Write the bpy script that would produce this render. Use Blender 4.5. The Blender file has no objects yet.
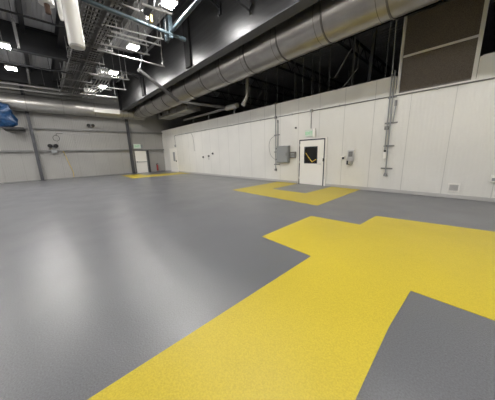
import bpy, bmesh, math, random
from mathutils import Vector, Matrix, noise
random.seed(7)
C = bpy.context.scene.collection
PI = math.pi
W = 9.12      # partition wall plane
B = -22.2     # far wall plane
CZ = 7.3      # roof deck height

# ------------------------------------------------------------------ materials
def mat(name, col, rough=.5, metal=0, bump=0, bscale=40, var=0, vscale=3, spec=.5, emit=None, estr=0, stretch=None):
    m = bpy.data.materials.new(name); m.use_nodes = True
    nt = m.node_tree; N = nt.nodes; L = nt.links; b = N['Principled BSDF']
    b.inputs['Base Color'].default_value = (*col, 1); b.inputs['Roughness'].default_value = rough
    b.inputs['Metallic'].default_value = metal; b.inputs['Specular IOR Level'].default_value = spec
    tc = N.new('ShaderNodeTexCoord'); mp = N.new('ShaderNodeMapping'); L.new(tc.outputs['Object'], mp.inputs[0])
    if stretch: mp.inputs['Scale'].default_value = stretch
    if var:
        n = N.new('ShaderNodeTexNoise'); n.inputs['Scale'].default_value = vscale; n.inputs['Detail'].default_value = 5
        L.new(mp.outputs[0], n.inputs[0])
        r = N.new('ShaderNodeMapRange'); r.inputs[1].default_value = .3; r.inputs[2].default_value = .7
        r.inputs[3].default_value = 1 - var; r.inputs[4].default_value = 1 + var; L.new(n.outputs[0], r.inputs[0])
        mx = N.new('ShaderNodeVectorMath'); mx.operation = 'SCALE'; mx.inputs[0].default_value = col
        L.new(r.outputs[0], mx.inputs['Scale']); L.new(mx.outputs[0], b.inputs['Base Color'])
    if bump:
        n = N.new('ShaderNodeTexNoise'); n.inputs['Scale'].default_value = bscale; n.inputs['Detail'].default_value = 3
        L.new(mp.outputs[0], n.inputs[0])
        k = N.new('ShaderNodeBump'); k.inputs['Strength'].default_value = bump; k.inputs['Distance'].default_value = .01
        L.new(n.outputs[0], k.inputs['Height']); L.new(k.outputs[0], b.inputs['Normal'])
    if emit:
        b.inputs['Emission Color'].default_value = (*emit, 1); b.inputs['Emission Strength'].default_value = estr
    return m

def coat_floor(name, col, rough, var, speck, bstr, spec):
    """seamless resin floor: fine broadcast grit, slow colour drift, uneven gloss"""
    m = bpy.data.materials.new(name); m.use_nodes = True
    nt = m.node_tree; N = nt.nodes; L = nt.links; b = N['Principled BSDF']
    tc = N.new('ShaderNodeTexCoord')
    def nz(s, d=2):
        n = N.new('ShaderNodeTexNoise'); n.inputs['Scale'].default_value = s; n.inputs['Detail'].default_value = d
        L.new(tc.outputs['Object'], n.inputs[0]); return n
    def rng(src, a, c, lo=.3, hi=.7):
        r = N.new('ShaderNodeMapRange'); r.inputs[1].default_value = lo; r.inputs[2].default_value = hi
        r.inputs[3].default_value = a; r.inputs[4].default_value = c; L.new(src.outputs[0], r.inputs[0]); return r
    b.inputs['Specular IOR Level'].default_value = spec
    b.inputs['Coat Weight'].default_value = .12; b.inputs['Coat Roughness'].default_value = .42
    a = rng(nz(.7, 4), 1 - var, 1 + var); c = rng(nz(90, 2), 1 - speck, 1 + speck)
    mu = N.new('ShaderNodeMath'); mu.operation = 'MULTIPLY'; L.new(a.outputs[0], mu.inputs[0]); L.new(c.outputs[0], mu.inputs[1])
    mx = N.new('ShaderNodeVectorMath'); mx.operation = 'SCALE'; mx.inputs[0].default_value = col
    L.new(mu.outputs[0], mx.inputs['Scale']); L.new(mx.outputs[0], b.inputs['Base Color'])
    r = rng(nz(1.3, 4), rough - .03, rough + .04); L.new(r.outputs[0], b.inputs['Roughness'])
    k = N.new('ShaderNodeBump'); k.inputs['Strength'].default_value = bstr; k.inputs['Distance'].default_value = .004
    L.new(nz(75, 2).outputs[0], k.inputs['Height']); L.new(k.outputs[0], b.inputs['Normal'])
    return m

def panel_wall(name, col, axis, pitch, off, seam=.24, rib=True, rough=.42):
    """insulated metal panels: dark joint every pitch, shallow ribs between"""
    m = bpy.data.materials.new(name); m.use_nodes = True
    nt = m.node_tree; N = nt.nodes; L = nt.links; b = N['Principled BSDF']
    b.inputs['Roughness'].default_value = rough
    tc = N.new('ShaderNodeTexCoord'); sp = N.new('ShaderNodeSeparateXYZ'); L.new(tc.outputs['Object'], sp.inputs[0])
    def math_(op, a, v=None, c=None):
        n = N.new('ShaderNodeMath'); n.operation = op
        if isinstance(a, (int, float)): n.inputs[0].default_value = a
        else: L.new(a, n.inputs[0])
        if v is not None:
            if isinstance(v, (int, float)): n.inputs[1].default_value = v
            else: L.new(v, n.inputs[1])
        return n.outputs[0]
    x = math_('ADD', sp.outputs[axis], -off + 100 * pitch)
    fr = math_('FRACT', math_('DIVIDE', x, pitch))
    d = math_('MULTIPLY', math_('ABSOLUTE', math_('SUBTRACT', fr, .5)), pitch)      # pitch/2 at the joint
    s = math_('GREATER_THAN', d, pitch / 2 - .011)
    fac = math_('SUBTRACT', 1.0, math_('MULTIPLY', s, seam))
    n = N.new('ShaderNodeTexNoise'); n.inputs['Scale'].default_value = .8; n.inputs['Detail'].default_value = 5
    L.new(tc.outputs['Object'], n.inputs[0])
    r = N.new('ShaderNodeMapRange'); r.inputs[1].default_value = .3; r.inputs[2].default_value = .7
    r.inputs[3].default_value = .95; r.inputs[4].default_value = 1.04; L.new(n.outputs[0], r.inputs[0])
    f2 = math_('MULTIPLY', fac, r.outputs[0])
    mx = N.new('ShaderNodeVectorMath'); mx.operation = 'SCALE'; mx.inputs[0].default_value = col
    L.new(f2, mx.inputs['Scale']); L.new(mx.outputs[0], b.inputs['Base Color'])
    h = math_('MULTIPLY', s, -1.0)
    if rib:
        rb = math_('SINE', math_('MULTIPLY', sp.outputs[axis], 2 * PI / .108))
        h = math_('ADD', h, math_('MULTIPLY', rb, .28))
    k = N.new('ShaderNodeBump'); k.inputs['Strength'].default_value = .5; k.inputs['Distance'].default_value = .012
    L.new(h, k.inputs['Height']); L.new(k.outputs[0], b.inputs['Normal'])
    return m

def mesh_screen(name):
    m = mat(name, (.075, .062, .05), .6, .2)
    nt = m.node_tree; N = nt.nodes; L = nt.links; b = N['Principled BSDF']
    tc = N.new('ShaderNodeTexCoord'); w = N.new('ShaderNodeTexVoronoi'); w.inputs['Scale'].default_value = 45
    L.new(tc.outputs['Object'], w.inputs[0])
    r = N.new('ShaderNodeMapRange'); r.inputs[1].default_value = .1; r.inputs[2].default_value = .6
    r.inputs[3].default_value = .7; r.inputs[4].default_value = 1.5; L.new(w.outputs[0], r.inputs[0])
    mx = N.new('ShaderNodeVectorMath'); mx.operation = 'SCALE'; mx.inputs[0].default_value = (.115, .096, .078)
    L.new(r.outputs[0], mx.inputs['Scale']); L.new(mx.outputs[0], b.inputs['Base Color'])
    k = N.new('ShaderNodeBump'); k.inputs['Strength'].default_value = .6; k.inputs['Distance'].default_value = .01
    L.new(w.outputs[0], k.inputs['Height']); L.new(k.outputs[0], b.inputs['Normal'])
    return m

M = dict(
    floor=coat_floor('grey resin', (.128, .131, .143), .315, .04, .22, .55, 1.0),
    yellow=coat_floor('yellow resin', (.53, .415, .032), .45, .06, .10, .35, .35),
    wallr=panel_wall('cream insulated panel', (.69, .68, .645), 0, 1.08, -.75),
    wallr_up=panel_wall('cream insulated panel upper', (.78, .77, .73), 0, 1.08, -.75, seam=.25, rib=False),  # base colour lightened to make up for shade under the duct
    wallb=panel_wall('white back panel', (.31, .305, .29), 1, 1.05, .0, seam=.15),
    wallo=panel_wall('white side panel', (.36, .35, .34), 0, 1.08, 0, seam=.2),
    wallo2=panel_wall('white side panel two', (.60, .59, .57), 1, 1.08, 0, seam=.2),
    deck=mat('painted roof deck', (.40, .40, .41), .55, 0, var=.08, vscale=.8),
    deckd=mat('dark roof deck', (.10, .10, .105), .6, 0, var=.08),
    dark=mat('dark steel paint', (.020, .021, .024), .5, 0, var=.15, vscale=2),
    darkg=mat('grey steel paint', (.07, .072, .08), .45, .3, var=.1),
    bulk=mat('brushed grey sheet', (.125, .125, .128), .36, .92, var=.12, vscale=2, stretch=(.3, 1, 6)),
    galv=mat('galvanised duct', (.36, .345, .325), .34, .8, var=.10, vscale=2.2, bump=.15, bscale=4),
    galvb=mat('galvanised bright', (.46, .45, .43), .36, .75, var=.12, vscale=3, bump=.2, bscale=5),
    seam=mat('duct seam', (.16, .15, .14), .5, .6),
    strut=mat('zinc strut', (.40, .40, .39), .42, .35, var=.1),
    rod=mat('dull rod', (.22, .22, .22), .5, .6),
    tray=mat('tray steel', (.24, .235, .23), .45, .5, var=.1),
    cable=mat('black cable', (.02, .02, .02), .5),
    blue=mat('blue grey strut', (.065, .09, .105), .4, .3, var=.1),
    white=mat('white wrap', (.78, .77, .74), .28, 0, bump=.08, bscale=6),
    whitep=mat('white paint', (.80, .78, .74), .35),
    trim=mat('white trim', (.76, .74, .70), .35),
    brown=mat('brown foam', (.10, .06, .04), .8),
    door=mat('door white', (.84, .82, .77), .35),
    gasket=mat('dark gasket', (.022, .026, .045), .5),
    glass=mat('dark glass', (.012, .012, .012), .08),
    panelgrey=mat('grey enamel', (.27, .285, .29), .4),
    steel=mat('stainless', (.60, .60, .60), .28, .9),
    black=mat('black plastic', (.015, .015, .016), .4),
    tarp=mat('blue plastic sheet', (.005, .045, .13), .4, bump=.6, bscale=5, var=.3, vscale=3),
    red=mat('red enamel', (.30, .03, .03), .3),
    green=mat('exit green', (.10, .50, .20), .5, emit=(.1, .6, .22), estr=.15),
    exitw=mat('exit face', (.60, .68, .60), .4),
    mesh=mesh_screen('brown mesh'),
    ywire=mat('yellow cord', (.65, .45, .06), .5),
    girt=mat('grey girt', (.19, .19, .19), .45, .3, var=.1),
    concrete=mat('grey curb', (.45, .44, .43), .6),
    lamp=mat('lamp diffuser', (.9, .9, .9), .4, emit=(1, .975, .94), estr=150),
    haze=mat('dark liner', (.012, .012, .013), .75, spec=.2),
)

# ------------------------------------------------------------------ mesh helpers
class MB:
    def __init__(s): s.bm = bmesh.new(); s.smooth = False
    def box(s, x0, x1, y0, y1, z0, z1, bev=0):
        g = bmesh.ops.create_cube(s.bm, size=1)
        for v in g['verts']:
            v.co = Vector(((x0 + x1) / 2 + v.co.x * (x1 - x0), (y0 + y1) / 2 + v.co.y * (y1 - y0), (z0 + z1) / 2 + v.co.z * (z1 - z0)))
        if bev:
            es = list({e for v in g['verts'] for e in v.link_edges})
            bmesh.ops.bevel(s.bm, geom=es, offset=bev, segments=2, affect='EDGES', profile=.5)
        return s
    def bar(s, a, b, w, h):
        """rectangular bar from a to b, w across, h in the upright direction"""
        a = Vector(a); b = Vector(b); d = (b - a); l = d.length; d.normalize()
        up = Vector((0, 0, 1)) if abs(d.z) < .95 else Vector((0, 1, 0))
        sd = d.cross(up).normalized(); up = sd.cross(d)
        g = bmesh.ops.create_cube(s.bm, size=1); c = (a + b) / 2
        for v in g['verts']: v.co = c + d * (v.co.x * l) + sd * (v.co.y * w) + up * (v.co.z * h)
        return s
    def channel(s, a, b, w, h, t=.006):
        """open C strut from a to b"""
        a = Vector(a); b = Vector(b); d = (b - a).normalized()
        up = Vector((0, 0, 1)) if abs(d.z) < .95 else Vector((0, 1, 0))
        sd = d.cross(up).normalized(); up = sd.cross(d)
        s.bar(a + up * (h / 2), b + up * (h / 2), w, t)
        for k in (-1, 1): s.bar(a + sd * (k * w / 2), b + sd * (k * w / 2), t, h)
        return s
    def ibeam(s, a, b, w, h, t=.02, side=None):
        a = Vector(a); b = Vector(b); d = (b - a).normalized()
        up = side or (Vector((0, 0, 1)) if abs(d.z) < .95 else Vector((1, 0, 0)))
        sd = d.cross(up).normalized(); l = (b - a).length
        def br(c, ww, hh):
            g = bmesh.ops.create_cube(s.bm, size=1)
            for v in g['verts']: v.co = c + d * (v.co.x * l) + sd * (v.co.y * ww) + up * (v.co.z * hh)
        c = (a + b) / 2
        br(c + up * (h / 2 - t / 2), w, t); br(c - up * (h / 2 - t / 2), w, t); br(c, t * .7, h - 2 * t)
        return s
    def tube(s, pts, r, n=12, cap=True):
        pts = [Vector(p) for p in pts]; s.smooth = True; rings = []
        prev = None
        for i, p in enumerate(pts):
            d = (pts[min(i + 1, len(pts) - 1)] - pts[max(i - 1, 0)]).normalized()
            if prev is None:
                up = Vector((0, 0, 1)) if abs(d.z) < .9 else Vector((1, 0, 0)); u = d.cross(up).normalized()
            else: u = (prev - d * prev.dot(d)).normalized()
            v = d.cross(u); prev = u
            rr = r[i] if isinstance(r, (list, tuple)) else r
            rings.append([s.bm.verts.new(p + (u * math.cos(2 * PI * k / n) + v * math.sin(2 * PI * k / n)) * rr) for k in range(n)])
        for a, b in zip(rings, rings[1:]):
            for k in range(n): s.bm.faces.new((a[k], a[(k + 1) % n], b[(k + 1) % n], b[k]))
        if cap: s.bm.faces.new(rings[0][::-1]); s.bm.faces.new(rings[-1])
        return s
    def prism(s, poly, z0, z1):
        lo = [s.bm.verts.new((x, y, z0)) for x, y in poly]; hi = [s.bm.verts.new((x, y, z1)) for x, y in poly]
        s.bm.faces.new(hi); s.bm.faces.new(lo[::-1]); n = len(poly)
        for k in range(n): s.bm.faces.new((lo[k], lo[(k + 1) % n], hi[(k + 1) % n], hi[k]))
        return s
    def build(s, name, m, parent=None, origin=None):
        bm = s.bm; bmesh.ops.recalc_face_normals(bm, faces=bm.faces[:])
        o0 = Vector(parent['_o']) if parent is not None and '_o' in parent else Vector(origin or (0, 0, 0))
        if parent is not None and '_o' not in parent: o0 = Vector((0, 0, 0))
        bmesh.ops.translate(bm, verts=bm.verts[:], vec=-o0)
        me = bpy.data.meshes.new(name); bm.to_mesh(me); bm.free()
        if s.smooth:
            for p in me.polygons: p.use_smooth = True
            me.set_sharp_from_angle(angle=math.radians(40))
        me.materials.append(m)
        o = bpy.data.objects.new(name, me); C.objects.link(o)
        if parent is not None: o.parent = parent
        else: o.location = o0
        if parent is not None or origin is not None: o['_o'] = list(o0)
        return o
def tag(o, label, cat, group=None, kind=None):
    o['label'] = label; o['category'] = cat
    if group: o['group'] = group
    if kind: o['kind'] = kind
    return o
def thing(name, loc, label, cat, group=None):
    o = bpy.data.objects.new(name, None); C.objects.link(o); o.location = loc; o['_o'] = list(loc); o.empty_display_size = .2
    return tag(o, label, cat, group)
def struct(name, mb, m, parent=None):
    o = mb.build(name, m, parent)
    if parent is None: o['kind'] = 'structure'
    return o
def sempty(name, loc):
    o = bpy.data.objects.new(name, None); C.objects.link(o); o.location = loc; o['_o'] = list(loc); o['kind'] = 'structure'; return o
def copy_tree(o, delta=(0, 0, 0), parent=None):
    c = o.copy(); C.objects.link(c)
    if parent is not None: c.parent = parent
    else: c.location = o.location + Vector(delta)
    for ch in list(o.children): copy_tree(ch, parent=c)
    return c

# ------------------------------------------------------------------ the shell
XR, YL, YF = 9.0, -11.0, 24.0
struct('floor', MB().box(B - .3, XR + .3, YL - .3, YF + .3, -.3, 0), M['floor'])
# roof deck, trapezoid ribs running along the hall
mb = MB(); y = YL - .3; prof = []
while y < YF + .3:
    prof += [(y, CZ), (y + .09, CZ), (y + .13, CZ + .03), (y + .26, CZ + .03)]; y += .30
prof.append((y, CZ))
a = [mb.bm.verts.new((B - .3, p[0], p[1])) for p in prof]; b = [mb.bm.verts.new((XR + .3, p[0], p[1])) for p in prof]
for k in range(len(prof) - 1): mb.bm.faces.new((a[k], a[k + 1], b[k + 1], b[k]))
mb.box(B - .3, XR + .3, YL - .3, YF + .3, CZ + .09, CZ + .2)
struct('ceiling', mb, M['deck'])
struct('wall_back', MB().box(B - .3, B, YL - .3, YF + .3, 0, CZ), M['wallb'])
struct('wall_left', MB().box(B, XR, YL - .3, YL, 0, CZ), M['wallo'])
struct('wall_front', MB().box(XR, XR + .3, YL - .3, YF + .3, 0, CZ), M['wallo2'])
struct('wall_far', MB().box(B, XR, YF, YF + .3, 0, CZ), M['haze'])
# partition wall: full-height panels below, a capping course above with the notch for the screen
NX0, NX1 = -2.30, -.40
mb = MB(); mb.box(B, -6.06, W, W + .15, 0, 3.33).box(-4.73, XR, W, W + .15, 0, 3.33).box(-6.06, -4.73, W, W + .15, 2.10, 3.33)
struct('wall_right', mb, M['wallr'])
mb = MB(); mb.box(B, NX0, W, W + .15, 3.33, 3.93).box(NX1, XR, W, W + .15, 3.33, 3.93)
struct('wall_right_upper', mb, M['wallr_up'])
struct('trim_1', MB().box(NX0 - .06, NX0, W - .012, W + .16, 3.33, 3.93), M['trim'])
struct('trim_2', MB().box(NX1, NX1 + .05, W - .012, W + .16, 3.33, 3.93), M['trim'])
struct('trim_3', MB().box(NX0, NX1, W - .012, W + .16, 3.33, 3.375), M['trim'])
struct('trim_4', MB().box(B, NX0 - .06, W - .01, W + .17, 3.93, 3.955), M['trim'])
struct('trim_5', MB().box(NX1 + .05, XR, W - .01, W + .17, 3.93, 3.955), M['trim'])
struct('baseboard_right', MB().box(B + .02, -6.12, W - .045, W, 0, .115, .012).box(-4.66, XR, W - .045, W, 0, .115, .012), M['concrete'])
struct('baseboard_back', MB().box(B, B + .04, YL, W - .05, 0, .06), M['girt'])
# the cold room's lid behind the partition
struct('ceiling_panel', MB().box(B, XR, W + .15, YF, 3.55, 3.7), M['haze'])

# ------------------------------------------------------------------ floor coatings
def coating(poly, label):
    cx = sum(p[0] for p in poly) / len(poly); cy = sum(p[1] for p in poly) / len(poly)
    o = MB().prism(poly, 0, .004).build('floor_coating', M['yellow'], origin=(cx, cy, 0)); tag(o, label, 'floor marking')
coating([(-2.67, 4.58), (-2.64, 2.79), (-1.56, 2.72), (-1.55, -.04), (-1.54, -6), (-.34, -6), (-.34, 1.20), (-.36, 2.0), (-.34, 2.75), (.29, 2.75), (4.5, 2.8), (4.5, 5.95), (.35, 5.87), (-1.53, 5.58), (-1.57, 4.68)],
        'large yellow cross-shaped walkway coating in the foreground of the grey floor')
coating([(-7.27, 5.82), (-7.36, W - .05), (-6.10, W - .05), (-6.05, 7.07), (-4.40, 7.07), (-4.35, W - .05), (-3.15, W - .05), (-3.08, 5.62)],
        'yellow U-shaped coating on the floor around the white windowed door')
coating([(-20.9, 4.7), (-17.2, 4.6), (-16.9, W - .05), (-19.0, W - .05), (-19.1, 6.1), (-20.9, 6.1)],
        'small far yellow floor coating in front of the back wall door')

# ------------------------------------------------------------------ doors
d = sempty('door_1', (-5.395, W, 0))
MB().box(-6.06, -6.00, W - .03, W + .1, 0, 2.10).box(-4.79, -4.73, W - .03, W + .1, 0, 2.10).box(-6.06, -4.73, W - .03, W + .1, 2.045, 2.10).build('door_gasket', M['gasket'], d)
MB().box(-4.73, -4.65, W - .05, W - .001, 0, 2.10).box(-6.10, -6.06, W - .04, W - .001, 0, 2.10).box(-6.10, -4.65, W - .04, W - .001, 2.10, 2.135).build('door_frame', M['trim'], d)
leaf = MB(); WX0, WX1, WZ0, WZ1 = -5.73, -5.11, 1.03, 1.74
leaf.box(-6.0, WX0, W - .045, W + .02, .012, 2.045).box(WX1, -4.79, W - .045, W + .02, .012, 2.045).box(WX0, WX1, W - .045, W + .02, .012, WZ0).box(WX0, WX1, W - .045, W + .02, WZ1, 2.045)
lf = leaf.build('door_leaf', M['door'], d)
MB().box(WX0, WX1, W - .03, W + .0, WZ0, WZ1).build('door_glass', M['glass'], lf)
MB().bar((-5.70, W - .034, 1.49), (-5.35, W - .034, 1.07), .006, .035).bar((-5.36, W - .034, 1.07), (-5.14, W - .034, 1.19), .006, .035).build('yellow_pane_lines', M['ywire'], lf)  # strips laid on the opaque pane imitate yellow lines showing in the glass
MB().box(WX0 - .03, WX0, W - .056, W - .03, WZ0 - .03, WZ1 + .03).box(WX1, WX1 + .03, W - .056, W - .03, WZ0 - .03, WZ1 + .03).box(WX0, WX1, W - .056, W - .03, WZ0 - .03, WZ0).box(WX0, WX1, W - .056, W - .03, WZ1, WZ1 + .03).build('window_frame', M['gasket'], lf)
h = MB(); h.tube([(-4.92, W - .045, .98), (-4.92, W - .1, .98)], .025).tube([(-4.92, W - .095, .98), (-5.06, W - .1, .98)], .012)
h.build('door_handle', M['steel'], lf)
MB().box(-4.80, -4.74, W - .09, W - .02, 1.10, 1.24, .01).build('door_latch', M['black'], lf)
for z in (.25, 1.0, 1.8): MB().tube([(-6.01, W - .055, z), (-6.01, W - .055, z + .11)], .013).build('door_hinge', M['steel'], lf)
# back wall door
d = sempty('door_2', (B, 6.85, 0))
MB().box(B, B + .05, 6.30, 6.36, 0, 2.12).box(B, B + .05, 7.36, 7.42, 0, 2.12).box(B, B + .05, 6.30, 7.42, 2.06, 2.12).build('door_frame', M['girt'], d)
lf = MB().box(B, B + .06, 6.36, 7.36, .01, 2.06).build('door_leaf', M['door'], d)
MB().box(B + .06, B + .13, 6.40, 7.32, 1.02, 1.07).box(B + .06, B + .12, 6.42, 6.5, 1.0, 1.1).build('panic_bar', M['panelgrey'], lf)
# corner door on the partition wall
d = sempty('door_3', (-20.0, W, 0))
MB().box(-20.72, -20.62, W - .05, W, 0, 2.25).box(-19.22, -19.14, W - .05, W, 0, 2.25).box(-20.72, -19.14, W - .05, W, 2.17, 2.25).build('door_frame', M['trim'], d)
lf = MB().box(-20.62, -19.22, W - .06, W - .002, .01, 2.17).build('door_leaf', M['door'], d)
MB().box(-19.95, -19.55, W - .07, W - .058, 1.02, 1.85).build('door_glass', M['panelgrey'], lf)
MB().box(-19.36, -19.30, W - .12, W - .058, .95, 1.10).build('door_handle', M['black'], lf)

# ------------------------------------------------------------------ partition wall equipment
def conduit_run():
    t = thing('wall_conduit', (-10, W, 3.30), 'long thin grey conduit running level along the whole right wall', 'conduit')
    MB().tube([(XR - .1, W - .022, 3.31), (-19.25, W - .022, 3.31), (-19.32, W - .022, 3.28), (-19.34, W - .022, 3.2), (-19.34, W - .022, 2.45)], .018, 8).build('pipe', M['rod'], t)
    for x in (-17.2, -14.2, -11.2, -8.6, -6.5, -4.2, -1.2, 1.2):
        MB().box(x - .02, x + .02, W - .05, W, 3.275, 3.345).build('clamp', M['strut'], t)
    MB().box(-5.51, -5.39, W - .09, W, 3.25, 3.37, .01).build('junction_box', M['panelgrey'], t)
    MB().tube([(-5.45, W - .04, 3.25), (-5.45, W - .04, 2.56)], .016, 8).build('pipe', M['rod'], t)
    MB().box(-19.42, -19.26, W - .09, W, 2.30, 2.48, .01).build('junction_box', M['panelgrey'], t)
conduit_run()
def drop_left():
    t = thing('conduit_drop', (-7.43, W, .6), 'grey conduit drop with cable loop beside the grey electrical box', 'conduit')
    MB().tube([(-7.52, W - .045, 4.02), (-7.50, W - .045, .66)], .02, 8).build('pipe', M['panelgrey'], t)
    MB().tube([(-7.36, W - .045, 3.06), (-7.36, W - .045, 1.84)], .022, 8).build('pipe', M['panelgrey'], t)
    MB().tube([(-7.36, W - .045, 3.02), (-7.36, W - .045, 3.16)], .032, 8).build('end_cap', M['rod'], t)
    for z in (2.43, 1.57, .92): MB().channel((-7.62, W - .02, z), (-7.25, W - .02, z), .04, .04).build('strut_clamp', M['rod'], t)
    for z in (3.24, .58): MB().box(-7.56, -7.44, W - .08, W, z, z + .12, .01).build('junction_box', M['rod'], t)
    P = [Vector((-7.5, W - .03, 2.42)), Vector((-7.85, W - .03, 2.25)), Vector((-7.98, W - .03, 1.9)), Vector((-7.85, W - .03, 1.4)), Vector((-7.5, W - .03, 1.15))]
    pts = []
    for i in range(len(P) - 1):
        for k in range(5):
            u = k / 5; p0 = P[max(i - 1, 0)]; p1 = P[i]; p2 = P[i + 1]; p3 = P[min(i + 2, len(P) - 1)]
            pts.append(.5 * ((2 * p1) + (p2 - p0) * u + (2 * p0 - 5 * p1 + 4 * p2 - p3) * u * u + (3 * p1 - p0 - 3 * p2 + p3) * u ** 3))
    MB().tube(pts + [P[-1]], .008, 6).build('cable', M['rod'], t)
drop_left()
def drop_right():
    t = thing('conduit_drop', (-2.35, W, .6), 'grey conduit cluster with clamps below the brown mesh screen', 'conduit')
    MB().tube([(-2.48, W - .06, 5.6), (-2.44, W - .06, 3.95), (-2.43, W - .06, 1.45)], .02, 8).build('pipe', M['panelgrey'], t)
    MB().tube([(-2.36, W - .06, 4.1), (-2.33, W - .06, .70)], .02, 8).build('pipe', M['panelgrey'], t)
    MB().tube([(-2.24, W - .06, 3.0), (-2.26, W - .06, 2.45)], .02, 8).build('pipe', M['panelgrey'], t)
    MB().tube([(-2.24, W - .06, 2.98), (-2.24, W - .06, 3.16)], .036, 10).build('end_cap', M['rod'], t)
    for z, a, b in ((3.28, -2.5, -2.24), (2.44, -2.52, -2.14), (1.66, -2.48, -2.16), (.86, -2.50, -2.14)):
        MB().channel((a, W - .02, z), (b, W - .02, z), .045, .045).build('strut_clamp', M['rod'], t)
    MB().box(-2.50, -2.38, W - .11, W - .01, 2.22, 2.34, .01).build('junction_box', M['rod'], t)
    MB().box(-2.45, -2.36, W - .11, W - .01, 1.22, 1.45, .01).build('switch_box', M['whitep'], t)
    MB().tube([(-2.42, W - .06, 1.43), (-2.42, W - .06, 1.52)], .035, 8).build('connector', M['black'], t)
    MB().tube([(-2.33, W - .06, .60), (-2.33, W - .06, .66), (-2.33, W - .06, .72)], [.07, .05, .02], 12).build('floor_plug', M['rod'], t)
drop_right()
t = thing('electrical_box', (-6.98, W, 1.0), 'grey enclosed electrical box on the wall left of the windowed door', 'electrical box')
MB().box(-7.33, -6.60, W - .20, W - .0, 1.03, 1.86, .012).build('body', M['panelgrey'], t)
dr = MB().box(-7.31, -6.62, W - .222, W - .198, 1.05, 1.84, .008).build('door', M['panelgrey'], t)
MB().box(-6.70, -6.66, W - .245, W - .22, 1.38, 1.52, .005).build('latch', M['rod'], dr)
for z in (1.15, 1.7): MB().box(-7.345, -7.32, W - .235, W - .19, z, z + .07).build('hinge', M['rod'], dr)
t = thing('control_box', (-6.4, W, 1.25), 'small dark control box between the electrical box and the door', 'electrical box')
MB().box(-6.56, -6.24, W - .09, W + .005, 1.25, 1.56, .01).build('body', mat('taupe box', (.16, .15, .14), .45), t)
for z in (1.31, 1.42): MB().box(-6.51, -6.29, W - .1, W - .088, z, z + .07).build('nameplate', M['panelgrey'], t)
t = thing('motion_sensor', (-6.28, W, 2.67), 'tiny dark round sensor on the right wall above the electrical box', 'sensor')
MB().tube([(-6.28, W, 2.67), (-6.28, W - .05, 2.67)], .045, 12).build('body', M['rod'], t)
MB().tube([(-6.28, W - .045, 2.67), (-6.28, W - .065, 2.66)], .025, 12).build('lens', M['black'], t)
def text_mesh(s, size, loc, rot, m, parent):
    cu = bpy.data.curves.new('lettering', 'FONT'); cu.body = s; cu.size = size; cu.align_x = 'CENTER'; cu.align_y = 'CENTER'; cu.extrude = .002
    o = bpy.data.objects.new('lettering', cu); C.objects.link(o)
    me = bpy.data.meshes.new_from_object(o.evaluated_get(bpy.context.evaluated_depsgraph_get())); bpy.data.objects.remove(o)
    o = bpy.data.objects.new('lettering', me); C.objects.link(o); me.materials.clear(); me.materials.append(m)
    o.parent = parent; o.location = Vector(loc) - Vector(parent['_o']); o.rotation_euler = rot; return o
t = thing('exit_sign', (-5.45, W, 2.2), 'white exit sign with green lettering above the windowed door', 'exit sign')
MB().box(-5.73, -5.33, W - .07, W - .01, 2.21, 2.50, .008).build('housing', M['exitw'], t)
text_mesh('EXIT', .17, (-5.54, W - .074, 2.355), (PI / 2, 0, 0), M['green'], t)
MB().box(-5.33, -5.22, W - .09, W - .0, 2.17, 2.54, .008).build('lamp_head', M['whitep'], t)
t = thing('exit_sign', (B, 6.64, 2.42), 'green exit sign over the small back wall door', 'exit sign')
MB().box(B + .02, B + .09, 6.33, 6.95, 2.28, 2.68, .01).build('housing', M['exitw'], t)
text_mesh('EXIT', .2, (B + .094, 6.62, 2.48), (PI / 2, 0, PI / 2), M['green'], t)
MB().tube([(B, 6.64, 2.5), (B + .03, 6.64, 2.5)], .04).build('bracket', M['rod'], t)
MB().box(B + .02, B + .10, 6.98, 7.14, 2.35, 2.6, .01).build('lamp_head', M['panelgrey'], t)
t = thing('soap_dispenser', (-3.6, W, .95), 'stainless hand sanitiser dispenser on the wall right of the door', 'dispenser')
MB().box(-3.73, -3.49, W - .09, W, 1.10, 1.56, .012).build('body', M['steel'], t)
MB().tube([(-3.61, W - .05, 1.14), (-3.61, W - .06, 1.02), (-3.61, W - .06, .95)], [.11, .10, .05], 16).build('drip_bowl', M['steel'], t)
MB().box(-3.73, -3.58, W - .14, W - .088, .98, 1.14, .01).build('nozzle', M['gasket'], t)
MB().box(-3.69, -3.53, W - .1, W - .088, 1.30, 1.50, .004).build('front_plate', M['rod'], t)
t = thing('wall_outlet', (-3.94, W, 1.24), 'small white and black outlet left of the sanitiser dispenser', 'outlet')
MB().box(-4.02, -3.88, W - .05, W, 1.20, 1.33, .008).build('plate', M['whitep'], t)
MB().box(-3.95, -3.87, W - .09, W - .045, 1.20, 1.28, .008).build('plug', M['gasket'], t)
t = thing('wall_vent', (-.45, W, .3), 'small white framed vent low on the right wall', 'vent')
vx0, vx1, vz0, vz1 = -.60, -.33, .20, .46
MB().box(vx0, vx1, W - .03, W, vz0, vz0 + .04).box(vx0, vx1, W - .03, W, vz1 - .04, vz1).box(vx0, vx0 + .035, W - .03, W, vz0 + .04, vz1 - .04).box(vx1 - .035, vx1, W - .03, W, vz0 + .04, vz1 - .04).build('frame', M['whitep'], t)
mb = MB()
for k in range(6): mb.box(vx0 + .035, vx1 - .035, W - .018, W - .004, vz0 + .045 + k * .03, vz0 + .062 + k * .03)
mb.build('louvre', M['concrete'], t)
t = thing('wall_outlet', (.31, W, .66), 'white outlet box at the right edge low on the wall', 'outlet')
MB().box(.245, .38, W - .07, W, .56, .76, .01).build('box', M['whitep'], t)
MB().box(.275, .35, W - .078, W - .068, .60, .68, .004).build('cover', M['panelgrey'], t)
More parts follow.
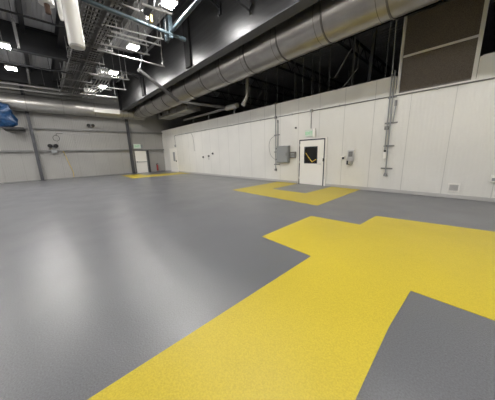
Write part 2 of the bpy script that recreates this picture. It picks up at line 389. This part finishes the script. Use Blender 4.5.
for i, (x, z, lb) in enumerate([(-14.73, 1.36, 'leftmost small dark fitting of three on the far right wall'), (-13.95, 1.43, 'middle small dark fitting of three on the far right wall'), (-13.41, 1.60, 'rightmost and highest small dark fitting of three on the far right wall')]):
    t = thing('wall_fitting', (x, W, z), lb, 'wall fitting', 'three fittings on the far right wall')
    MB().tube([(x, W, z), (x, W - .03, z)], .08, 12).build('plate', M['rod'], t)
    MB().tube([(x, W - .02, z), (x, W - .1, z)] , .04, 10).build('stub', M['black'], t)
    if i == 1: MB().tube([(x, W - .03, z - .05), (x, W - .03, z - .3)], .015, 6).build('tail', M['rod'], t)
o = MB().tube([(-16.36, W - .015, 3.28), (-16.1, W - .015, 3.0), (-16.0, W - .015, 2.4), (-16.02, W - .015, 1.93), (-15.9, W - .015, 1.85)], .012, 6).build('hanging_cable', M['rod'], origin=(-16.1, W, 1.9))
tag(o, 'thin grey cable hanging down the far end of the right wall', 'cable')

# ------------------------------------------------------------------ mesh return-air screen in the notch
t = thing('mesh_screen', (-1.35, W, 3.375), 'large brown mesh air screen in an aluminium frame above the right wall', 'air screen')
SZ = 5.62
MB().box(-2.23, -.46, W + .03, W + .07, 3.40, SZ - .02).build('mesh', M['mesh'], t)
MB().box(-2.28, -2.20, W - .02, W + .10, 3.376, SZ, .004).build('frame_post', M['whitep'], t)
MB().box(-.50, -.41, W - .02, W + .10, 3.376, SZ, .004).build('frame_post', M['whitep'], t)
MB().box(-2.20, -.50, W + .0, W + .10, 3.376, 3.42).build('bottom_rail', M['seam'], t)
MB().box(-2.20, -.50, W + .0, W + .10, SZ - .05, SZ).build('top_rail', M['seam'], t)
MB().box(-2.20, -.50, W - .0, W + .10, 4.44, 4.50).build('cross_rail', M['trim'], t)

# ------------------------------------------------------------------ ducts
def arc(c, r, a0, a1, n, z):
    return [(c[0] + r * math.cos(a0 + (a1 - a0) * k / n), c[1] + r * math.sin(a0 + (a1 - a0) * k / n), z) for k in range(n + 1)]
DZ = 5.25
t = thing('round_duct', (-6, 6.7, DZ - .6), 'big round galvanised duct running along above the right wall', 'duct')
MB().tube([(XR - .2, 6.7, DZ), (-18.62, 6.7, DZ)], .6, 48).build('duct_shell', M['galv'], t)
x = 7.35
while x > -18.4:
    MB().tube([(x - .022, 6.7, DZ), (x + .022, 6.7, DZ)], .618, 48).build('joint_band', M['seam'], t)
    MB().tube([(x - .22, 6.7, DZ), (x - .235, 6.7, DZ)], .603, 48).build('seam_ring', M['seam'], t)
    for p, q in (((x, 6.1, DZ), (x, 6.1, CZ)), ((x, 7.3, DZ), (x, 7.3, CZ))): MB().tube([p, q], .006, 6).build('hanger', M['rod'], t)
    x -= 1.55
t = thing('round_duct', (-21.5, 0, DZ - .5), 'round galvanised duct running along the top of the back wall', 'duct')
MB().tube([(-21.45, YL + .1, DZ), (-21.45, 7.35, DZ)], .5, 40).build('duct_shell', M['galvb'], t)
y = -9.7
while y < 5.2:
    MB().tube([(-21.45, y - .03, DZ), (-21.45, y + .03, DZ)], .515, 40).build('joint_band', M['galv'], t)
    for p, q in (((-21.75, y, DZ), (-21.75, y, CZ)), ((-21.15, y, DZ), (-21.15, y, CZ))): MB().tube([p, q], .008, 6).build('hanger', M['rod'], t)
    y += 1.9
for y in (5.55, 5.95, 6.35, 7.3): MB().tube([(-21.45, y - .03, DZ), (-21.45, y + .03, DZ)], .515, 40).build('joint_band', M['galv'], t)
MB().box(-21.1, -20.76, 3.5, 5.25, 4.98, 5.30, .01).build('register_frame', M['whitep'], t)
t = thing('duct_branch', (-19.2, 6.7, DZ - .6), 'tapered galvanised branch joining the two round ducts in the far corner', 'duct')
MB().tube([(-18.63, 6.7, DZ), (-19.1, 6.7, DZ), (-19.7, 6.7, DZ), (-20.3, 6.7, DZ), (-20.93, 6.7, DZ)], [.6, .6, .52, .44, .42], 40).build('branch_shell', M['galv'], t)
for x, r_ in ((-18.66, .618), (-19.7, .535), (-20.3, .455)): MB().tube([(x - .02, 6.7, DZ), (x + .02, 6.7, DZ)], r_, 40).build('joint_band', M['seam'], t)
t = thing('square_duct', (-16.5, 8.3, 4.3), 'boxy galvanised duct above the far corner of the right wall', 'duct')
MB().box(-19.3, -14.2, 7.8, 8.8, 4.62, 5.15, .01).build('duct_shell', M['galvb'], t)
for x in (-19.3, -17.6, -15.9, -14.3): MB().box(x, x + .05, 7.77, 8.83, 4.59, 5.18).build('flange', M['galv'], t)
for y in (7.95, 8.5): MB().tube([(-17.0, 7.81, 4.88), (-17.0, 7.7, 4.88)] if y < 8 else [(-18.6, 7.81, 4.88), (-18.6, 7.7, 4.88)], .11, 20).build('port', M['seam'], t)
for p, q in (((-15, 7.8, 4.9), (-15, 7.8, CZ)), ((-19, 7.8, 4.9), (-19, 7.8, CZ)), ((-15, 8.8, 4.9), (-15, 8.8, CZ)), ((-19, 8.8, 4.9), (-19, 8.8, CZ))): MB().tube([p, q], .008, 6).build('hanger', M['rod'], t)

# deep grey bulkhead running beside the duct
t = thing('bulkhead_beam', (-6, 5.5, 5.24), 'deep brushed grey bulkhead beam running beside the big round duct', 'beam')
xs = [8.9, 2.6, -3.4, -9.2, -15.0, -20.5]
for a, b in zip(xs, xs[1:]):
    MB().box(b + .16, a - (.28 if a < 8 else 0), 5.36, 5.40, 5.28, CZ).build('web_panel', M['bulk'], t)
    MB().box(b - .28, b + .16, 5.28, 5.46, 5.285, CZ).build('stiffener', M['haze'], t)
MB().box(-20.5, 8.9, 5.36, 5.74, 5.24, 5.28).build('bottom_flange', M['darkg'], t)
MB().box(-20.5, 8.9, 5.72, 5.74, 5.28, 5.40).build('flange_lip', M['strut'], t)
# dark brackets on the bulkhead
for i, (x, z, lb) in enumerate([(-6.9, 6.45, 'black bracket arm high on the grey bulkhead beside the blue strut frame'), (-15.5, 6.3, 'black bracket arm on the far end of the grey bulkhead')]):
    t = thing('beam_bracket', (x, 5.3, z), lb, 'bracket')
    MB().bar((x, 5.34, z), (x, 4.5, z + .35), .05, .05).bar((x, 4.5, z + .35), (x, 4.5, CZ), .05, .05).build('arm', M['dark'], t)
    MB().box(x - .06, x + .06, 5.30, 5.36, z - .18, z + .18).build('plate', M['dark'], t)
t = thing('beam_clamp', (-5.4, 5.3, 5.7), 'black clamp and dangling fitting on the bulkhead at the top of the picture', 'clamp')
MB().bar((-5.4, 5.33, 5.85), (-5.9, 4.6, 6.4), .12, .16).bar((-5.9, 4.6, 6.4), (-5.9, 4.6, CZ), .1, .1).build('arm', M['dark'], t)
MB().tube([(-5.4, 5.31, 5.9), (-5.4, 5.31, 5.74)], .02, 8).tube([(-5.42, 5.30, 5.74), (-5.36, 5.30, 5.66)], .035, 8).build('hook', M['black'], t)

# ------------------------------------------------------------------ roof steel
def beam(x, z0, w, lb):
    t = thing('roof_beam', (x, 0, z0), lb, 'roof beam')
    MB().box(x - .012, x + .012, YL, 5.3, z0 + .02, CZ - .02).build('web', M['dark'], t)
    MB().box(x - w / 2, x + w / 2, YL, 5.3, z0, z0 + .025).build('bottom_flange', M['dark'], t)
    MB().box(x - w / 2, x + w / 2, YL, 5.3, CZ - .025, CZ).build('top_flange', M['dark'], t)
beam(-14.6, 6.25, .3, 'deep dark roof beam crossing behind the white hanging tubes')
beam(-20.7, 6.35, .3, 'deep dark roof beam just in front of the back wall')
beam(-4.6, 6.6, .25, 'dark roof beam nearest overhead'); beam(1.5, 6.4, .25, 'dark roof beam behind the viewpoint')
def purlin(y, z0, w, lb):
    o = MB().ibeam((XR, y, (z0 + CZ) / 2), (B, y, (z0 + CZ) / 2), w, CZ - z0 - .01).build('roof_purlin', M['dark'], origin=(-6, y, z0)); tag(o, lb, 'roof beam')
purlin(.30, 7.05, .16, 'thin dark purlin running lengthwise over the left lights')
purlin(1.55, 6.75, .34, 'wide dark purlin beside the left edge of the cable trays')
purlin(3.35, 6.95, .22, 'dark purlin between the cable trays and the right row of lights')
purlin(4.85, 7.0, .2, 'dark purlin against the grey bulkhead')
purlin(-1.9, 7.05, .16, 'thin dark purlin left of the left row of lights')
for i, (x, z) in enumerate([(-10.4, 5.95), (-15.3, 5.9)]):
    o = MB().tube([(x, YL + .05, z), (x, 1.9, z)], .035, 8).tube([(x, -3, z), (x, -3, CZ)], .01, 6).tube([(x, 1.0, z), (x, 1.0, CZ)], .01, 6).build('sprinkler_pipe', M['dark'], origin=(x, -3, z))
    tag(o, ['thin black pipe crossing under the roof nearest the hanging tubes', 'thin black pipe crossing under the roof farther back'][i], 'pipe')
for i, (x0, x1, y, lb) in enumerate([(-14.15, -11.6, .05, 'grey rod pipe in front of the deep roof beam at the left'), (-20.4, -17.2, .2, 'grey rod pipe beyond the deep roof beam at the left')]):
    o = MB().bar((x0, y, 6.25), (x1, y, 6.25), .09, .09).tube([(x0 + .2, y, 6.25), (x0 + .2, y, CZ)], .012, 6).tube([(x1 - .2, y, 6.25), (x1 - .2, y, CZ)], .012, 6).build('strut_rail', M['girt'], origin=(x0, y, 6.25)); tag(o, lb, 'strut')
# strut rail above the back duct
t = thing('strut_rail', (-20.5, 0, 6.1), 'long pale strut rail crossing just above the back wall duct', 'strut')
MB().bar((-20.4, -5, 6.14), (-20.4, 3.2, 6.14), .06, .08).build('rail', M['strut'], t)
MB().bar((-20.9, -5, 5.98), (-20.9, 3.6, 5.98), .06, .07).build('rail', M['strut'], t)
for y in (-4, -1.5, .9, 3.0):
    for p, q in (((-20.4, y, 6.14), (-20.4, y, CZ)), ((-20.9, y, 5.98), (-20.9, y, CZ))): MB().tube([p, q], .012, 6).build('hanger', M['rod'], t)

# dark roof zone behind the partition
for i, x in enumerate([-17.5, -13.0, -9.2, -5.4, -1.6, 2.2]):
    t = thing('roof_joist', (x, 16, 6.5), 'dark roof joist in the gloom above the cold room', 'roof beam', 'dark joists above the cold room')
    MB().bar((x, W + .2, 6.62), (x, YF, 6.62), .10, .08).build('bottom_chord', M['darkg'], t)
    MB().bar((x, W + .2, 7.22), (x, YF, 7.22), .10, .08).build('top_chord', M['darkg'], t)
    mb = MB(); y = W + .3
    while y < YF - 1: mb.bar((x, y, 6.62), (x, y + .55, 7.22), .03, .03).bar((x, y + .55, 7.22), (x, y + 1.1, 6.62), .03, .03); y += 1.1
    mb.build('lacing', M['darkg'], t)
for x, y in [(-13.6, 11), (-12.2, 11.2), (-11.2, 10.9), (-10.3, 11.3), (-9.75, 10.9), (-8.8, 10.8), (-8.0, 11.4), (-7.12, 10.9), (-6.75, 11.2), (-6.1, 10.8), (-5.62, 10.9), (-4.75, 11.4), (-4.45, 10.8), (-3.0, 10.3), (-.1, 10.8), (.9, 10.9),
             (-14, 14.5), (-12.6, 14.3), (-11.2, 14.5), (-9.9, 14.3), (-8.6, 14.5), (-7.4, 14.2), (-6.2, 14.4)]:
    o = MB().tube([(x, y, 3.7), (x, y, CZ)], .02, 6).build('hanger_rod', M['strut'], origin=(x, y, 3.7))
    tag(o, 'thin grey rod hanging from the dark roof behind the right wall', 'rod', 'hanger rods behind the right wall')
for i, (a, b, lb) in enumerate([((-5.35, 10.9, 4.98), (-4.62, 10.9, 6.0), 'upper slanting grey brace in the dark gap above the door'), ((-5.07, 10.9, 4.3), (-4.3, 10.9, 5.1), 'lower slanting grey brace in the dark gap left of the mesh screen'), ((-10.7, 10.9, 4.7), (-10.1, 10.9, 5.4), 'slanting grey brace in the dark gap near the elbow pipe')]):
    o = MB().bar(a, b, .05, .05).tube([b, (b[0], b[1], CZ + .03)], .012, 6).build('sway_brace', M['strut'], origin=a); tag(o, lb, 'brace')
o = MB().bar((-3.35, 9.6, 3.7), (-3.25, 9.6, 6.5), .11, .11).bar((-3.25, 9.6, 6.5), (-3.25, 9.6, CZ), .08, .08).build('steel_post', M['darkg'], origin=(-3.35, 9.6, 3.7)); tag(o, 'grey steel post rising behind the wall left of the mesh screen', 'post')
o = MB().box(-22, XR - .1, 8.95, 9.05, 5.62, 5.95).box(-22, XR - .1, 8.85, 9.05, 5.62, 5.645).box(-2.3, -2.2, 8.96, 9.04, 5.95, CZ).box(4, 4.1, 8.96, 9.04, 5.95, CZ).box(-12, -11.9, 8.96, 9.04, 5.95, CZ).build('header_beam', M['dark'], origin=(-5, 9, 5.62)); tag(o, 'dark header beam running above the mesh screen', 'beam')

# ------------------------------------------------------------------ pipes over the partition
t = thing('insulated_pipe', (-10.5, W + .3, 3.95), 'short white insulated pipe lying on top of the right wall near the dark gap', 'pipe')
MB().tube([(-11.7, W + .1, 4.42), (-10.66, W + .1, 4.42)], .15, 20).build('insulation', M['white'], t)
MB().tube([(-17.5, W + .1, 4.42), (-11.7, W + .1, 4.42)], .08, 12).build('pipe', M['strut'], t)
for x in (-16, -13.8, -10.9): MB().box(x - .03, x + .03, W + .06, W + .14, 3.955, 4.35).build('support', M['strut'], t)
P = [(-8.75, 8.3, 5.1), (-8.74, 8.3, 4.75), (-8.80, 8.3, 4.42), (-8.98, 8.3, 4.2), (-9.11, 8.3, 4.08)]
t = thing('drop_pipe', (-8.8, 8.3, 4.08), 'pale curved drop pipe hanging below the big round duct', 'pipe')
MB().tube([(-8.75, 8.3, CZ + .03)] + P, .09, 14).build('pipe', M['galvb'], t)
MB().tube([P[-2], P[-1]], .12, 14).build('collar', M['strut'], t)
t = thing('strut_brace', (-11.3, 4, 4.3), 'long slanting channel strut passing below the bulkhead and the big duct', 'brace')
MB().channel((-11.1, 3.8, 5.38), (-11.45, 5.8, 4.36), .11, .11, .012).build('channel', M['girt'], t)
MB().channel((-11.45, 5.8, 4.36), (-11.6, 9.0, 4.40), .09, .09, .012).build('channel', M['strut'], t)
MB().tube([(-11.1, 3.86, 5.4), (-11.35, 4.1, 5.9), (-11.35, 4.1, CZ)], .02, 8).build('hanger', M['darkg'], t)

# ------------------------------------------------------------------ cable trays
def tray(y0, y1, z, x0, x1, lb, n_c):
    t = thing('cable_tray', ((x0 + x1) / 2, (y0 + y1) / 2, z), lb, 'cable tray', 'ladder cable trays')
    for y in (y0, y1): MB().channel((x0, y, z), (x1, y, z), .025, .10, .004).build('side_rail', M['tray'], t)
    mb = MB(); x = x0
    while x < x1: mb.box(x - .02, x + .02, y0, y1, z - .03, z - .005); x += .27
    mb.build('rungs', M['tray'], t)
    for k in range(n_c):
        y = y0 + (y1 - y0) * (k + 1) / (n_c + 1); ph = random.random() * 6
        MB().tube([(x0 + (x1 - x0) * j / 24, y + .02 * math.sin(j * .9 + ph), z + .012 + .004 * math.sin(j + ph)) for j in range(25)], .018 + .006 * random.random(), 6).build('cable', M['cable'], t)
tray(1.66, 2.14, 6.02, -20.5, -1.5, 'left lower ladder cable tray running lengthwise overhead', 4)
tray(2.22, 2.70, 6.02, -20.5, -1.5, 'right lower ladder cable tray running lengthwise overhead', 3)
tray(1.72, 2.24, 6.42, -20.5, -1.5, 'left upper ladder cable tray stacked above the lower pair', 4)
tray(2.34, 2.86, 6.42, -20.5, -1.5, 'right upper ladder cable tray stacked above the lower pair', 4)
hang0 = None
for i in range(11):
    x = -2.6 - 1.75 * i
    if hang0 is None:
        hang0 = t = thing('trapeze_hanger', (x, 2.2, 5.93), 'steel trapeze hanger carrying the overhead cable trays', 'hanger', 'trapeze hangers under the cable trays')
        MB().channel((x, 1.55, 5.945), (x, 2.95, 5.945), .045, .04).channel((x, 1.55, 6.345), (x, 2.95, 6.345), .045, .04).build('crossbar', M['tray'], t)
        for y in (1.58, 2.92): MB().tube([(x, y, 5.93), (x, y, CZ)], .012, 6).build('rod', M['strut'], t)
    else: copy_tree(hang0, (-1.75 * i, 0, 0))

# blue-grey strut frame
t = thing('pipe_support', (-8, 3, 5.7), 'blue-grey tubular strut frame hung below the cable trays', 'strut')
MB().tube([(-7.85, 1.45, 5.70), (-8.06, 4.48, 5.70)], .055, 10).build('cross_tube', M['blue'], t)
MB().tube([(-8.05, 4.36, 5.70), (-8.065, 4.56, 5.70)], .075, 10).build('end_cap', M['blue'], t)
MB().tube([(-8.2, 4.05, 5.80), (-1.5, 3.7, 5.80)], .065, 10).build('long_tube', M['blue'], t)
MB().bar((-8.38, 4.0, 5.58), (-8.38, 4.0, 6.25), .06, .14).bar((-8.02, 4.0, 5.58), (-8.02, 4.0, 6.25), .06, .14).bar((-8.4, 4.0, 6.25), (-8.0, 4.0, 6.25), .06, .08).bar((-8.4, 4.0, 5.62), (-8.0, 4.0, 5.62), .06, .08).bar((-8.38, 4.0, 5.62), (-8.02, 4.0, 6.2), .05, .05).build('bracket', M['blue'], t)
for p in ((-7.95, 3.8), (-3, 3.78), (-7.86, 1.5)): MB().tube([(p[0], p[1], 5.7), (p[0], p[1], CZ)], .012, 6).build('rod', M['rod'], t)
# pale cross conduits between trays and bulkhead
cross = [((-8.82, 2.2), (-8.53, 3.95), .022, 'pale conduit crossing right behind the blue strut frame'),
         ((-9.15, 2.4), (-9.04, 4.04), .026, 'second pale conduit back from the blue strut frame'),
         ((-9.45, 2.35), (-9.35, 3.7), .022, 'third pale conduit back from the blue strut frame'),
         ((-10.28, 2.3), (-10.12, 4.0), .030, 'pale conduit crossing just in front of the bright double light'),
         ((-10.92, 2.3), (-10.93, 4.98), .030, 'longest pale conduit reaching to the grey bulkhead'),
         ((-14.2, 2.5), (-13.9, 4.2), .03, 'pale conduit before the third light of the right row'),
         ((-16.2, 2.5), (-16.0, 4.6), .03, 'pale conduit beyond the third light of the right row'),
         ((-18.6, 2.5), (-18.4, 4.6), .035, 'pale conduit before the last light of the right row')]
for a, b, r, lb in cross:
    o = MB().tube([(*a, 5.70), (*b, 5.70)], r, 8).tube([(b[0], b[1] - .08, 5.7), (b[0], b[1] - .08, CZ + .06)], .014, 6).tube([(a[0], a[1] + .3, 5.7), (a[0], a[1] + .3, 5.93)], .01, 6).build('cross_conduit', M['strut'], origin=(a[0], a[1], 5.7)); tag(o, lb, 'conduit')
o = MB().bar((-6.55, 2.54, 5.4), (-6.45, 3.3, 5.4), .05, .05).bar((-6.6, 3.08, 5.4), (-6.6, 3.08, CZ + .05), .035, .035).build('support_arm', M['strut'], origin=(-6.5, 3, 5.4)); tag(o, 'short pale strut arm nearest the first double light', 'strut')
# valve and fitting cluster above the blue tube
t = thing('pipe_fitting', (-7.3, 2.6, 6.0), 'dark valve and pipe fitting cluster above the blue strut tube', 'fitting')
MB().tube([(-7.5, 3.0, 5.75), (-7.2, 3.06, 5.85), (-7.1, 3.08, 6.1)], .09, 12).build('valve_body', M['darkg'], t)
MB().tube([(-7.1, 3.08, 6.05), (-7.1, 3.08, CZ)], .05, 10).build('riser', M['darkg'], t)
MB().tube([(-7.55, 2.98, 5.74), (-7.62, 2.96, 5.72)], .13, 14).build('hand_wheel', M['strut'], t)
MB().box(-7.9, -7.8, 3.25, 3.31, 5.75, 5.95, .005).build('tag_plate', M['ywire'], t)
# far clutter by the last lights
for i, (x, y, z, s, lb) in enumerate([(-19.2, 3.2, 5.95, .30, 'pale fan-coil fitting hung above the back duct below the trays'), (-15.3, 3.3, 6.1, .22, 'pale junction fitting hung between trays and the third light')]):
    t = thing('hung_fitting', (x, y, z), lb, 'fitting')
    MB().box(x - s, x + s, y - s * 1.4, y + s, z, z + s * .8, .03).build('body', M['strut'], t)
    MB().tube([(x, y - .1, z + s * .8), (x, y - .1, CZ)], .02, 6).build('rod', M['rod'], t)
    MB().tube([(x + s, y - .1, z + .1), (x + s + .12, y - .1, z + .1)], s * .35, 14).build('port', M['white'], t)
mb = MB(); random.seed(3)
for k in range(5):
    y = 2.95 + .16 * k
    mb.tube([(-13.2 - .2 * k, y, 5.85 + .03 * k), (-17, y + .05, 5.85), (-20.3, y, 5.85 + .02 * k)], .022, 8)
mb.bar((-14, 2.9, 5.8), (-14, 4.0, 5.8), .05, .05).bar((-17, 2.9, 5.8), (-17, 4.0, 5.8), .05, .05).tube([(-14, 3.9, 5.8), (-14, 3.9, CZ)], .012, 6).tube([(-17, 3.9, 5.8), (-17, 3.9, CZ)], .012, 6).tube([(-14, 2.93, 5.8), (-14, 2.93, CZ)], .012, 6)
o = mb.build('conduit_rack', M['strut'], origin=(-17, 3.2, 5.85)); tag(o, 'rack of parallel pale conduits beside the far end of the trays', 'conduit')

# ------------------------------------------------------------------ white wrapped vertical tubes
t = thing('hanging_tube', (-5.7, .86, 3.69), 'long white wrapped tube hanging down in front of the cable trays', 'tube')
MB().tube([(-5.7, .86, 3.69), (-5.7, .86, CZ)], .132, 28).build('wrap', M['white'], t)
MB().tube([(-5.7, .86, 3.66), (-5.7, .86, 3.70)], .118, 28).build('end_cap', M['concrete'], t)
t = thing('hanging_tube', (-6.2, .56, 4.3), 'shorter white wrapped tube with brown stub left of the long one', 'tube')
MB().tube([(-6.2, .56, 4.50), (-6.2, .56, CZ)], .125, 28).build('wrap', M['white'], t)
MB().tube([(-6.2, .56, 4.34), (-6.2, .56, 4.52)], .045, 12).build('stub', M['brown'], t)
t = thing('hanging_tube', (-6.4, .78, 4.1), 'thin white tube end peeking out behind the long white tube', 'tube')
MB().tube([(-6.56, .80, 4.45), (-6.56, .80, 4.55), (-6.56, .80, CZ)], [.03, .045, .035], 16).build('wrap', M['white'], t)
# ------------------------------------------------------------------ lights
LZ = 6.10
def light(x, y, lb, group):
    t = thing('ceiling_light', (x, y, LZ), lb, 'ceiling light', group)
    MB().box(x - .22, x + .22, y - .21, y + .21, LZ + .01, LZ + .09, .01).build('housing', M['whitep'], t)
    for k in (-1, 1): MB().box(x - .20, x + .20, y + k * .105 - .08, y + k * .105 + .08, LZ - .015, LZ + .012).build('diffuser', M['lamp'], t)
    for k in (-1, 1): MB().tube([(x + .17 * k, y, LZ + .08), (x + .17 * k, y, CZ)], .008, 6).build('rod', M['rod'], t)
    return t
seen = [(-13.9, -.40, 'nearer of the two bright lights at the left'), (-17.0, -.40, 'farther of the two bright lights at the left'),
        (-7.2, 3.61, 'bright double light at the top, nearest of the right row'), (-10.8, 3.61, 'second bright double light of the right row'),
        (-14.55, 3.65, 'third light of the right row'), (-17.7, 3.68, 'farthest light of the right row, close to the back duct')]
L0 = light(*seen[0], 'ceiling lights in view')
for x, y, lb in seen[1:]:
    c = copy_tree(L0, (x - seen[0][0], y - seen[0][1], 0)); c['label'] = lb
for x, y in [(4.6, -.40), (-3.5, 3.61), (.3, 3.61), (4.3, 3.61),
             (-19, -4.4), (-15, -4.4), (-11, -4.4), (-7, -4.4), (-1, -5.2), (5, -5.2), (-19, -8.4), (-14, -8.4), (-9, -8.4), (0, -9)]:  # unseen lamps, the left rows added to brighten the far hall
    c = copy_tree(L0, (x - seen[0][0], y - seen[0][1], 0)); c['label'] = 'unseen hanging light added beyond the edge of the picture to brighten the hall'; c['group'] = 'added ceiling lights out of view'

# ------------------------------------------------------------------ back wall
for y, lb in [(-.25, 'left dark steel column on the back wall'), (6.02, 'dark steel column beside the back wall door'), (-6.5, 'dark steel column beyond the left edge of the picture')]:
    t = thing('steel_column', (B + .2, y, 0), lb, 'column')
    MB().box(B + .0, B + .02, y - .09, y + .09, 0, CZ).box(B + .26, B + .28, y - .09, y + .09, 0, CZ).box(B + .02, B + .26, y - .01, y + .01, 0, CZ).build('shaft', M['darkg'], t)
    MB().box(B, B + .36, y - .2, y + .2, 0, .03).build('base_plate', M['darkg'], t)
for z, lb in [(3.72, 'upper grey girt running along the back wall'), (2.15, 'lower grey girt running along the back wall')]:
    t = thing('wall_girt', (B, 0, z), lb, 'girt')
    for y0, y1 in ((YL, -6.65), (-6.35, -.40), (-.10, 5.87), (6.17, W - .01)):
        MB().box(B, B + .19, y0, y1, z + .03, z + .05).box(B + .17, B + .19, y0, y1, z - .05, z + .03).build('channel', M['girt'], t)
o = MB().box(B, B + .12, 7.46, 7.60, 0, 2.17).build('steel_post', M['darkg'], origin=(B, 7.5, 0)); tag(o, 'short grey post right of the back wall door', 'post')
for y, z, s, lb in [(3.28, 4.12, .13, 'black twin-head fitting above the upper girt on the back wall'), (.73, 2.52, .15, 'black twin-head fitting with grey box on the lower girt')]:
    t = thing('twin_wall_fitting', (B, y, z), lb, 'wall fitting')
    for k in (-1, 1):
        MB().tube([(B + .22, y + k * s, z), (B + .34, y + k * (s + .02), z - .02)], [s * .75, s * .95], 18).build('head', M['black'], t)
    MB().box(B, B + .26, y - .12, y + .12, z - .14, z + .12, .01).build('body', M['rod'], t)
    if s > .14: MB().box(B + .19, B + .36, y - .15, y + .15, z - .55, z - .28, .01).box(B + .22, B + .26, y - .04, y + .04, z - .3, z).build('box', M['panelgrey'], t)
R_ = []
for k in range(41): a = 2 * PI * k / 20; R_.append((B + .012 + .0006 * k, 1.02 + .19 * math.cos(a), 3.08 + .21 * math.sin(a)))
o = MB().tube(R_, .014, 6).tube([(B + .02, 1.0, 3.28), (B + .02, 1.15, 3.45), (B + .02, 1.45, 3.42)], .014, 6).build('coiled_cable', M['cable'], origin=(B, 1, 3)); tag(o, 'small coil of black cable hung on the back wall', 'cable')
o = MB().tube([(B + .22, 1.25, 2.12), (B + .1, 1.36, 1.7), (B + .05, 1.48, 1.1), (B + .05, 1.62, .5), (B + .06, 1.60, .08)], .016, 6).build('yellow_cord', M['ywire'], origin=(B, 1.4, 1)); tag(o, 'yellow cord hanging from the lower girt on the back wall', 'cord')
t = thing('fire_extinguisher', (B + .15, 8.27, .1), 'red fire extinguisher low on the back wall near the corner', 'fire extinguisher')
MB().tube([(B + .12, 8.27, .12), (B + .12, 8.27, .62), (B + .12, 8.27, .68), (B + .12, 8.27, .72)], [.08, .08, .05, .03], 16).build('cylinder', M['red'], t)
MB().tube([(B + .12, 8.27, .7), (B + .12, 8.27, .82)], .03, 8).bar((B + .12, 8.2, .82), (B + .12, 8.38, .80), .03, .03).build('valve', M['black'], t)
MB().box(B - .01, B + .06, 8.22, 8.32, .2, .75).build('bracket', M['black'], t)
# blue plastic-wrapped unit
t = thing('wrapped_unit', (-21, -1.5, 3.5), 'wall unit wrapped in bright blue plastic sheet at the left edge', 'wrapped unit')
mb = MB(); bmesh.ops.create_icosphere(mb.bm, subdivisions=5, radius=1)
for v in mb.bm.verts:
    c = v.co.copy(); n1 = noise.noise(c * 2.1) * .22 + noise.noise(c * 6) * .07
    f = 1 / max(abs(c.x), abs(c.y), abs(c.z)) ** .55
    k = .5 + .5 * (c.z)                       # narrow towards the bottom, leaning right
    q = Vector((c.x * .42, c.y * (.5 + .30 * k), c.z * .86)) * f * (.85 + n1)
    v.co = Vector((-20.75, -1.42 - .30 * c.z, 4.34)) + q
mb.smooth = True; mb.build('plastic_wrap', M['tarp'], t)
MB().box(B + .02, -20.4, -1.5, -.55, 3.50, 3.58).build('shelf', M['dark'], t)

# ------------------------------------------------------------------ world, camera, colour
w = bpy.data.worlds.new('w'); bpy.context.scene.world = w; w.use_nodes = True
w.node_tree.nodes['Background'].inputs[0].default_value = (.6, .65, .7, 1); w.node_tree.nodes['Background'].inputs[1].default_value = .05
cam = bpy.data.objects.new('camera', bpy.data.cameras.new('camera')); C.objects.link(cam)
F, PIT, YAW, ROL = 215.09, .213934, .824315, -.0294808
cy, sy, cp, sp = math.cos(YAW), math.sin(YAW), math.cos(PIT), math.sin(PIT)
fw = Vector((-sy * cp, cy * cp, -sp)); r = Vector((cy, sy, 0)); u = r.cross(fw)
r2 = math.cos(ROL) * r + math.sin(ROL) * u; u2 = -math.sin(ROL) * r + math.cos(ROL) * u
cam.matrix_world = Matrix(((r2.x, u2.x, -fw.x, 0), (r2.y, u2.y, -fw.y, 0), (r2.z, u2.z, -fw.z, 1.55), (0, 0, 0, 1)))
cam.data.sensor_width = 36; cam.data.lens = 36 * F / 495; cam.data.clip_start = .05; cam.data.clip_end = 200
S = bpy.context.scene; S.camera = cam
for o in bpy.data.objects:
    if '_o' in o: del o['_o']
S.view_settings.view_transform = 'Standard'; S.view_settings.look = 'None'; S.view_settings.gamma = 1
S.view_settings.use_curve_mapping = False; S.view_settings.exposure = 1.15
